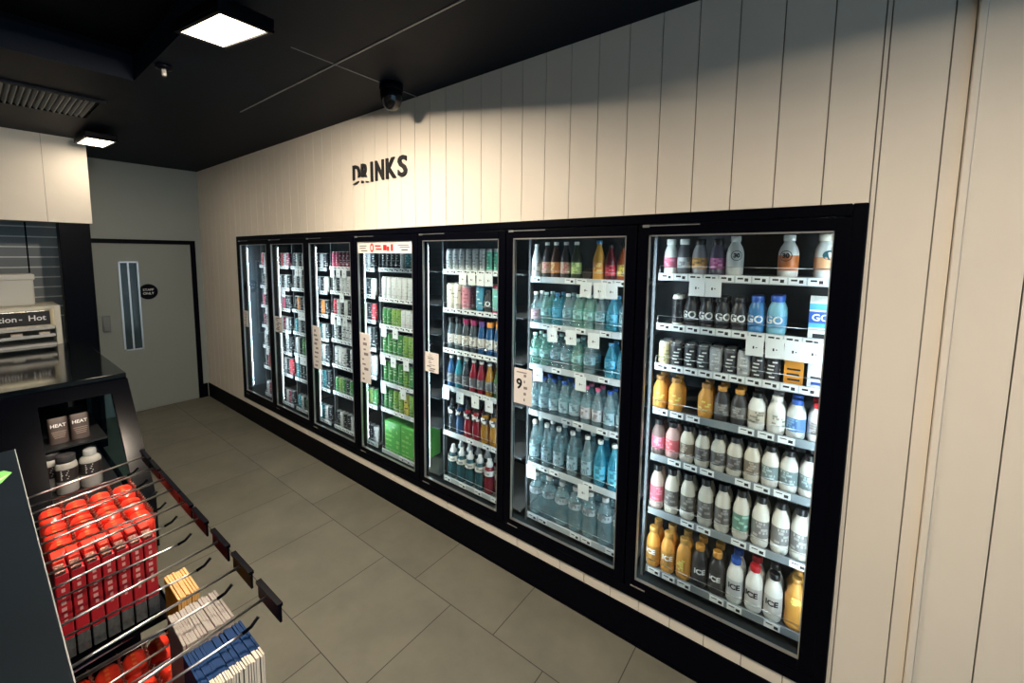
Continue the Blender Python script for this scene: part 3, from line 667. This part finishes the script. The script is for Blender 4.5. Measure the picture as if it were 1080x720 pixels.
multipack('green multipack of drink cans, right one on the bottom shelf, middle door', GX+3*PD+.335, 4, 6, .21, .27, (.12, .46, .10), (.34, .66, .2))

# ------------------------------------------------------------------ hot food counter at the far left
KS = .827; XT, ZT, ZB = 2.66, 1.10, .404; XB = XT+(ZT-ZB)*KS; YR = -1.31
t = thing('food_counter', 'black hot food counter with a glossy top and sloping glass front under the bulkhead', 'counter', (0, 0, 0))
bm = new(); box(bm, .955, XT, -3.4, YR, ZT-.035, ZT); obj('counter_top', bm, GLOSSB, t, bevel=.005)
def sl(z): return XT+(ZT-z)*KS
bm = new()
prism_y(bm, [(sl(1.065)-.05, 1.065), (sl(1.065), 1.065), (sl(.992), .992), (sl(.992)-.05, .992)], -3.4, YR)            # bezel under the top
prism_y(bm, [(sl(.992)-.05, .992), (sl(.992), .992), (XB, ZB), (XB-.05, ZB)], -1.407, YR)                            # sloping end post
prism_y(bm, [(sl(.992)-.05, .992), (sl(.992), .992), (XB, ZB), (XB-.05, ZB)], -3.4, -1.752)                          # closed dark panel
box(bm, XB-.05, XB, -3.4, YR, .06, ZB); box(bm, XB-.40, XB-.05, -3.4, YR-.12, .06, ZB-.02)
box(bm, 1.0, 1.06, YR-.03, YR, 0, 1.065); box(bm, 1.0, XB-.06, -3.4, YR, 0, .20); box(bm, 1.0, 1.03, -3.4, YR-.15, .20, 1.065)
box(bm, 1.03, 2.62, YR-.03, YR, 1.0, 1.065)
obj('carcass', bm, mat('black_gloss_panel', (.0012, .0016, .0036), .13, spec=.22), t)
bm = new(); prism_y(bm, [(1.06, .20), (XB-.05, .20), (XB-.05, ZB), (sl(1.0)-.05, 1.0), (1.06, 1.0)], YR-.010, YR-.004); obj('side_glass', bm, CASEGL, t)
bm = new(); box(bm, 1.9, 2.84, -3.3, -1.46, .722, .732); obj('case_shelf', bm, mat('case_shelf_metal', (.05, .055, .06), .3, .6), t)
bm = new(); box(bm, 1.9, 3.17, -3.3, -1.44, .421, .470); obj('case_deck', bm, mat('case_deck_metal', (.04, .045, .05), .35, .5), t)
# meal pouches and jars inside the case
BRP = mat('brown_pouch', (.085, .062, .055), .4)
def meal(label, y):
    t = thing('meal_pouch', label, 'pouch', (2.735, y, .734), 'meal pouches in the hot food case')
    bm = new(); n = 8
    for s in (-1, 1):
        g = [[bm.verts.new((s*.020*math.sqrt(max(0, 1-(2*a/n-1)**2))*(1-(b/n)**2*.9) - .25*.15*b/n, (a/n-.5)*.092, .155*b/n)) for a in range(n+1)] for b in range(n+1)]
        for b in range(n):
            for a in range(n): f = bm.faces.new((g[b][a], g[b][a+1], g[b+1][a+1], g[b+1][a])); f.smooth = True
    bmesh.ops.remove_doubles(bm, verts=bm.verts, dist=.0004); bmesh.ops.recalc_face_normals(bm, faces=bm.faces)
    obj('pouch', bm, BRP, t)
    tb = text_bm('HEAT', .029, .0004, .0008); o = obj('lettering', tb, WHITET, t, (-.002, 0, .112)); o.rotation_euler = (-.22, 0, PI/2)
    bm = new()
    for k in range(4): box(bm, -.034+.004*k, .034-.003*k, -.0005, .0005, -.012*k, -.012*k+.004)
    o = obj('printed_lines', bm, mat('tan_print', (.35, .27, .23), .6), t, (.016, 0, .075)); o.rotation_euler = (-.2, 0, PI/2)
meal('brown meal pouch with white HEAT lettering, left of the pair in the case', -1.672)
meal('brown meal pouch with white HEAT lettering, right of the pair in the case', -1.573)
def jar(label, y, x, cap, wide):
    t = thing('sauce_bottle', label, 'bottle', (x, y, .472), 'bottles in the hot food case'); r = .052
    bm = new(); lathe(bm, [(r*.9, 0), (r, .01), (r, .165), (r*.93, .182), (r*(.8 if wide else .55), .20)], 24); obj('body', bm, pm((.42, .42, .40)), t)
    bm = new(); lathe(bm, [(r*1.012, .085), (r*1.012, .160)], 24, caps=False); lb = obj('label', bm, pm((.035, .028, .028)), t)
    bm = new()
    for k in range(5):
        vs = [bm.verts.new(p) for p in ((-.018, 0, -.012*k), (.018-.004*(k % 3), 0, -.012*k), (.018-.004*(k % 3), 0, -.012*k+.005), (-.018, 0, -.012*k+.005))]; bm.faces.new(vs)
    wrap(bm, r*1.012, .148); o = obj('printed_lines', bm, WHITET, lb); o.rotation_euler = (0, 0, PI*.42)
    bm = new(); lathe(bm, [(r*(.82 if wide else .58), .196), (r*(.86 if wide else .6), .20), (r*(.86 if wide else .6), .232), (r*(.8 if wide else .52), .236)], 24); obj('cap', bm, pm(cap), t)
jar('dark-lidded bottle behind the case glass, left of the two', -1.668, 2.915, (.05, .05, .055), True)
jar('silver-capped bottle with a dark label behind the case glass, right of the two', -1.560, 2.915, (.45, .47, .48), False)
jar('dark-lidded bottle standing farther back in the case', -1.725, 2.80, (.05, .05, .055), True)

# the pie warmer on the counter
t = thing('food_warmer', 'cream-framed pie warmer with a Caution - Hot sign on the black counter', 'food warmer', (1.0, -1.85, ZT))
CRF = mat('cream_frame', (.62, .60, .50), .4); SS = mat('stainless_steel', (.52, .51, .47), .4, .35)
bm = new(); box(bm, -.5, 0, .36, .40, 0, .36); box(bm, -.5, 0, -.60, -.56, 0, .36); box(bm, -.5, 0, -.56, .36, .335, .36); obj('frame', bm, CRF, t, bevel=.004)
bm = new(); box(bm, -.48, -.46, -.56, .36, 0, .335); box(bm, -.48, -.02, -.56, .36, 0, .02); obj('cabinet', bm, SS, t)
for k, z in enumerate((.085, .155)):
    bm = new(); box(bm, -.44, -.01, -.56, .355, z, z+.008); box(bm, -.012, -.004, -.56, .355, z-.006, z+.02); obj('tray', bm, SS, t)
bm = new(); box(bm, -.004, .004, -.56, .33, .195, .318); sn = obj('warning_sign', bm, INK, t)
for word, side, yy in (('Hot', 1, .305), ('-', 0, .150), ('Caution', 1, .127)):
    tb = text_bm(word, .068, .0006, .001); o = obj('lettering', tb, WHITET, sn); TW = max(v.co.x for v in o.data.vertices)
    o.location = (.0052, yy - TW*side, .258); o.rotation_euler = (0, 0, PI/2)
bm = new(); box(bm, -.05, -.03, -.5, .30, .3, .314); obj('heat_lamp', bm, mat('warmer_tube', (1, .9, .75), .5, emit=(1, .86, .66), es=14), t)
for j in range(6):
    p_ = thing('pastry_box', f'small pale food box, {ORD[j]} from right on the {"upper" if j % 2 else "lower"} warmer tray', 'food box', (.955, -1.56-.085*j, ZT+(.164 if j % 2 else .094)), 'boxes on the warmer trays')
    bm = new(); box(bm, -.06, .01, -.035, .035, 0, .028); obj('tub', bm, pm((.62, .58, .52)), p_, bevel=.004)
    bm = new(); box(bm, -.062, .012, -.037, .037, .028, .034); obj('lid', bm, pm((.25, .16, .10)), p_)
t = thing('storage_tub', 'pale grey tub standing on top of the pie warmer', 'tub', (.72, -1.80, ZT+.362))
bm = new(); box(bm, -.13, .13, -.25, .21, 0, .26); obj('tub', bm, mat('pale_tub', (.55, .55, .51), .5), t, bevel=.015)
bm = new(); box(bm, -.14, .14, -.26, .22, .232, .285); obj('lid', bm, mat('pale_lid', (.58, .58, .54), .5), t, bevel=.01)

# ------------------------------------------------------------------ checkout counter with hanging stock
YE = -1.90; ZC = 1.20; XC0, XC1 = 4.118, 6.05
t = thing('checkout_counter', 'dark slate checkout counter with a rack of wire hooks down its side', 'counter', (0, 0, 0))
SLATE = mat('dark_slate_top', (.0045, .009, .0145), .5, spec=.06, noise=.12, nscale=3)
bm = new(); box(bm, XC0, XC1, -2.75, YE, ZC-.03, ZC); obj('counter_top', bm, SLATE, t, bevel=.003)
bm = new(); box(bm, XC0, XC1, YE-.0005, YE+.0015, ZC-.010, ZC-.001); obj('edge_strip', bm, mat('grey_edge', (.30, .32, .33), .35), t)
bm = new(); box(bm, XC0+.01, XC1-.01, -2.74, YE-.03, 0, ZC-.03); obj('cabinet', bm, BLACKM, t)
bm = new(); box(bm, XC0+.005, XC1, YE-.03, YE-.018, .10, ZC-.03)
obj('hook_panel', bm, mat('black_hook_panel', (.012, .013, .017), .5), t)
bm = new()                                             # green leaf printed on the counter top
P = [(4.37, -1.918), (4.33, -1.935), (4.335, -1.96), (4.39, -2.0), (4.50, -2.05), (4.60, -2.06), (4.56, -2.0), (4.47, -1.955)]
bm.faces.new([bm.verts.new((x, y, ZC+.0008)) for x, y in P])
lf = obj('leaf_print', bm, mat('green_leaf', (.16, .50, .12), .5), t)
bm = new(); bm.faces.new([bm.verts.new((x, y, ZC+.0014)) for x, y in ((4.372, -1.92), (4.40, -1.935), (4.58, -2.045), (4.42, -1.965))]); obj('leaf_vein', bm, mat('pale_leaf', (.55, .80, .45), .5), lf)
HX = [4.319, 4.462, 4.592, 4.702, 4.828, 4.969, 5.139, 5.296, 5.458]
def hook(x, z, tip):
    bm = new(); tube(bm, [(x, YE-.02, z-.03), (x, YE+.05, z-.022), (x, -1.556, z)], .0034, 8)
    h = obj('hook', bm, CHROME, t)
    bm = new(); pts = [(x-.002, YE-.02, z-.060), (x-.002, -1.64, z-.0585), (x-.002, -1.615, z-.058)]; tube(bm, pts, .0030, 8); obj('prong', bm, CHROME, h)
    bm = new(); tube(bm, [(x-.002, -1.617, z-.058), (x-.002, -1.597, z-.054), (x-.002, -1.580, z-.040)], .0042, 8); obj('prong_tip', bm, BLACK, h)
    if tip:
        bm = new(); box(bm, x-.056, x+.064, -1.557, -1.552, z-.034, z+.010); box(bm, x-.056, x+.064, -1.562, -1.549, z+.006, z+.014); obj('tag_holder', bm, BLACK, h)
for x in HX: hook(x, 1.10, True)
for x in (4.60, 4.73, 4.87): hook(x, .66, False)
bm = new(); box(bm, 4.16, 4.79, YE-.018, -1.60, .690, .698); box(bm, 4.16, 4.79, -1.603, -1.60, .690, .712); obj('stock_tray', bm, BLACKM, t)
bm = new(); box(bm, XC0+.005, XC0+.017, YE-.018, -1.585, 0, .69); box(bm, XC0+.017, XC1, YE-.018, -1.585, .10, .115); box(bm, XC0+.017, XC1, -1.60, -1.585, 0, .10); obj('base_deck', bm, BLACKM, t)
bm = new()                                             # thin rails the hooks clip on
for z in (1.055, 1.012, .62): tube(bm, [(XC0+.01, YE-.016, z), (XC1-.1, YE-.016, z)], .004, 6)
obj('back_rail', bm, CHROME, t)

REDP = mat('red_foil', (.88, .045, .022), .32, noise=.14, nscale=25); REDD = mat('red_card', (.46, .012, .022), .38)
SILV = mat('silver_foil', (.42, .24, .20), .35, .7, noise=.7, nscale=140, bump=1., bscale=160); GOLDI = mat('gold_print', (.85, .20, .05), .4); DGREY = mat('dark_grey_print', (.075, .085, .085), .5, noise=.3, nscale=120)
# pouched red bags: three hooks of four
bag0 = None
def red_bag(x, y, z, label, group):
    global bag0
    if bag0: return dup(bag0, (x, y, z), label, group, random.uniform(-.06, .06))
    t = thing('sweet_bag', label, 'bag', (x, y, z), group); W, T, H = .122, .064, .20
    bm = new(); n, m = 10, 10
    for s in (-1, 1):
        g = []
        for b in range(m+1):
            v = (b/m if b < 6 else 1-.4*((10-b)/4)**2.2); th = T/2*min(1, (v/.12)**.5 if v < .12 else 1)*(1 if v < .93 else max(0, 1-((v-.93)/.07)**4))
            g.append([bm.verts.new(((a/n-.5)*W, s*th*(1-abs(2*a/n-1)**7), -H*(1-v) - .012*abs(2*a/n-1)**3*v**8)) for a in range(n+1)])
        for b in range(m):
            for a in range(n): f = bm.faces.new((g[b][a], g[b][a+1], g[b+1][a+1], g[b+1][a])); f.smooth = True
    bmesh.ops.remove_doubles(bm, verts=bm.verts, dist=.0004); bmesh.ops.recalc_face_normals(bm, faces=bm.faces)
    obj('bag', bm, REDP, t)
    bm = new(); a0 = -.5
    zz = [.004*(1 if k % 2 else -1) for k in range(13)]
    lo = [bm.verts.new(((k/12-.5)*W, T*.42+zz[k]*.3, -.012)) for k in range(13)]; hi = [bm.verts.new(((k/12-.5)*W, T*.47+zz[k], .010)) for k in range(13)]
    for k in range(12): bm.faces.new((lo[k], lo[k+1], hi[k+1], hi[k]))
    o = obj('crimped_seal', bm, SILV, t); sm = o.modifiers.new('thickness', 'SOLIDIFY'); sm.thickness = .0012
    bm = new(); rr = random.Random(5)
    for k in range(3):
        x0 = -.028+.022*k; vs = [bm.verts.new(p) for p in ((x0, -.010, .0012), (x0+.012, -.009, .0012), (x0+.011, .002, .0012), (x0+.001, .000, .0012))]; bm.faces.new(vs)
    obj('printed_marks', bm, GOLDI, t)
    bag0 = t; return t
for hi_, x in enumerate(HX[:3]):
    for j in range(4):
        y = -1.632 - .068*j
        red_bag(x, y, .995, f'red foil sweet bag, {ORD[j]} from tip, {ORD[hi_]} upper hook from far end', 'red sweet bags on the upper hooks')
for hi_, x in enumerate((4.73, 4.87)):
    for j in range(4):
        red_bag(x, -1.632-.068*j, .565, f'red sweet bag on the lower tier, {ORD[j]} from the tip of its {("farther", "nearer")[hi_]} hook', 'red sweet bags on the lower hooks')
# tall red packs on the fourth hook, printed spines towards the viewer
pk0 = None
for j in range(7):
    y = -1.648 - .0345*j; lab = f'tall red pack with grey base, {ORD[j]} from the hook tip'
    if pk0: dup(pk0, (4.712, y, 1.0), lab, pk0['group'], random.uniform(-.03, .03)); continue
    pk0 = t2 = thing('snack_pack', lab, 'pack', (4.712, y, 1.0), 'tall red packs on the fourth hook')
    bm = new(); box(bm, -.066, .066, -.0155, .0155, -.215, -.004); obj('pack', bm, REDD, t2, bevel=.003)
    bm = new(); box(bm, -.066, .066, -.0150, .0150, -.278, -.215); obj('base_panel', bm, DGREY, t2, bevel=.002)
    bm = new(); box(bm, -.060, .010, -.013, .013, -.004, .012, 0); obj('header', bm, REDP, t2, bevel=.003)
    bm = new(); box(bm, .016, .064, -.013, .009, -.006, .004, 0); obj('foil_fold', bm, SILV, t2)
    bm = new(); rr = random.Random(2)
    for k in range(7):
        z0 = -.160+.020*k; box(bm, .066, .0668, -.005+rr.uniform(-.002, .002), .004, z0, z0+.011)
    obj('spine_print', bm, mat('pink_print', (.75, .42, .40), .5), t2)
    bm = new()
    for z0 in (-.072, -.145): box(bm, .066, .0666, -.0152, .0152, z0-.002, z0)
    obj('spine_lines', bm, INK, t2)
# flat cards hanging one behind the other
def cards(name, cat, what, hookname, x, n, y0, dy, w, h, ztop, face, edge, group, fold=False):
    c0 = None
    for j in range(n):
        lab = f'{what}, {ORD[j]} from the tip of {hookname}'
        y = y0-dy*j; rz = random.uniform(-.02, .02)
        if c0: c = dup(c0, (x, y, ztop+random.uniform(-.004, .001)), lab, group, rz); continue
        c0 = t2 = thing(name, lab, cat, (x, y, ztop), group)
        bm = new(); e = dy*.37
        box(bm, -w/2, w/2, -e, e, -h, 0, 0); obj('card', bm, edge, t2)
        bm = new(); box(bm, -w/2+.001, w/2-.001, e, e+.0006, -h+.001, -.001, 0); box(bm, -w/2+.001, w/2-.001 - (.02 if fold else 0), -e-.0006, -e, -h+.001, -.001, 0)
        if fold: box(bm, -w/2, w/2-.028, -e-.0006, e+.0006, -.001, .0012, 0)
        obj('printed_face', bm, face, t2)
YEL = mat('amber_card', (.80, .34, .02), .5, spec=.15); BLC = mat('blue_card', (.004, .034, .125), .5, spec=.08); IVO = mat('ivory_edge', (.62, .56, .46), .5); SIL = mat('silver_grey_card', (.33, .315, .295), .6, spec=.1); PKE = mat('pinkish_face', (.42, .30, .28), .5)
cards('gift_card', 'card', 'amber gift card', 'the hook holding only amber cards', 5.139, 8, -1.632, .0062, .125, .19, 1.031, YEL, mat('amber_edge', (.62, .40, .16), .5), 'amber gift cards on one hook')
cards('gift_booklet', 'booklet', 'silver-grey booklet', 'the hook holding only grey booklets', 5.306, 18, -1.607, .0060, .130, .20, 1.031, PKE, SIL, 'silver-grey booklets on one hook')
cards('gift_folder', 'folder', 'blue folder with ivory edge', 'the nearest hook', 5.468, 24, -1.603, .0050, .138, .24, 1.031, BLC, IVO, 'blue folders on the nearest hook', True)

# ------------------------------------------------------------------ daylight, world and camera
w = bpy.data.worlds.new('daylight'); bpy.context.scene.world = w; w.use_nodes = True
bg = w.node_tree.nodes['Background']; bg.inputs['Color'].default_value = (.42, .72, 1.0, 1); bg.inputs['Strength'].default_value = 1.25

cam = bpy.data.cameras.new('camera'); co = bpy.data.objects.new('camera', cam); C.objects.link(co)
R = Matrix.Rotation(.6718637, 4, 'Z') @ Matrix.Rotation(1.4742548, 4, 'X') @ Matrix.Rotation(.0065915, 4, 'Z')
co.matrix_world = Matrix.Translation((6.4875, -1.9670, 1.9490)) @ R
cam.sensor_fit = 'HORIZONTAL'; cam.sensor_width = 36; cam.lens = 440.2167/1080*36
cam.shift_x = 22.3655/1080; cam.shift_y = -48.7733/1080; cam.clip_start = .02
sc = bpy.context.scene; sc.camera = co
sc.view_settings.view_transform = 'Standard'; sc.view_settings.look = 'None'; sc.view_settings.gamma = 1; sc.view_settings.exposure = 0
sc.view_settings.use_curve_mapping = False
sc.cycles.use_denoising = True; sc.cycles.transparent_max_bounces = 24; sc.cycles.max_bounces = 8; sc.cycles.sample_clamp_indirect = 6
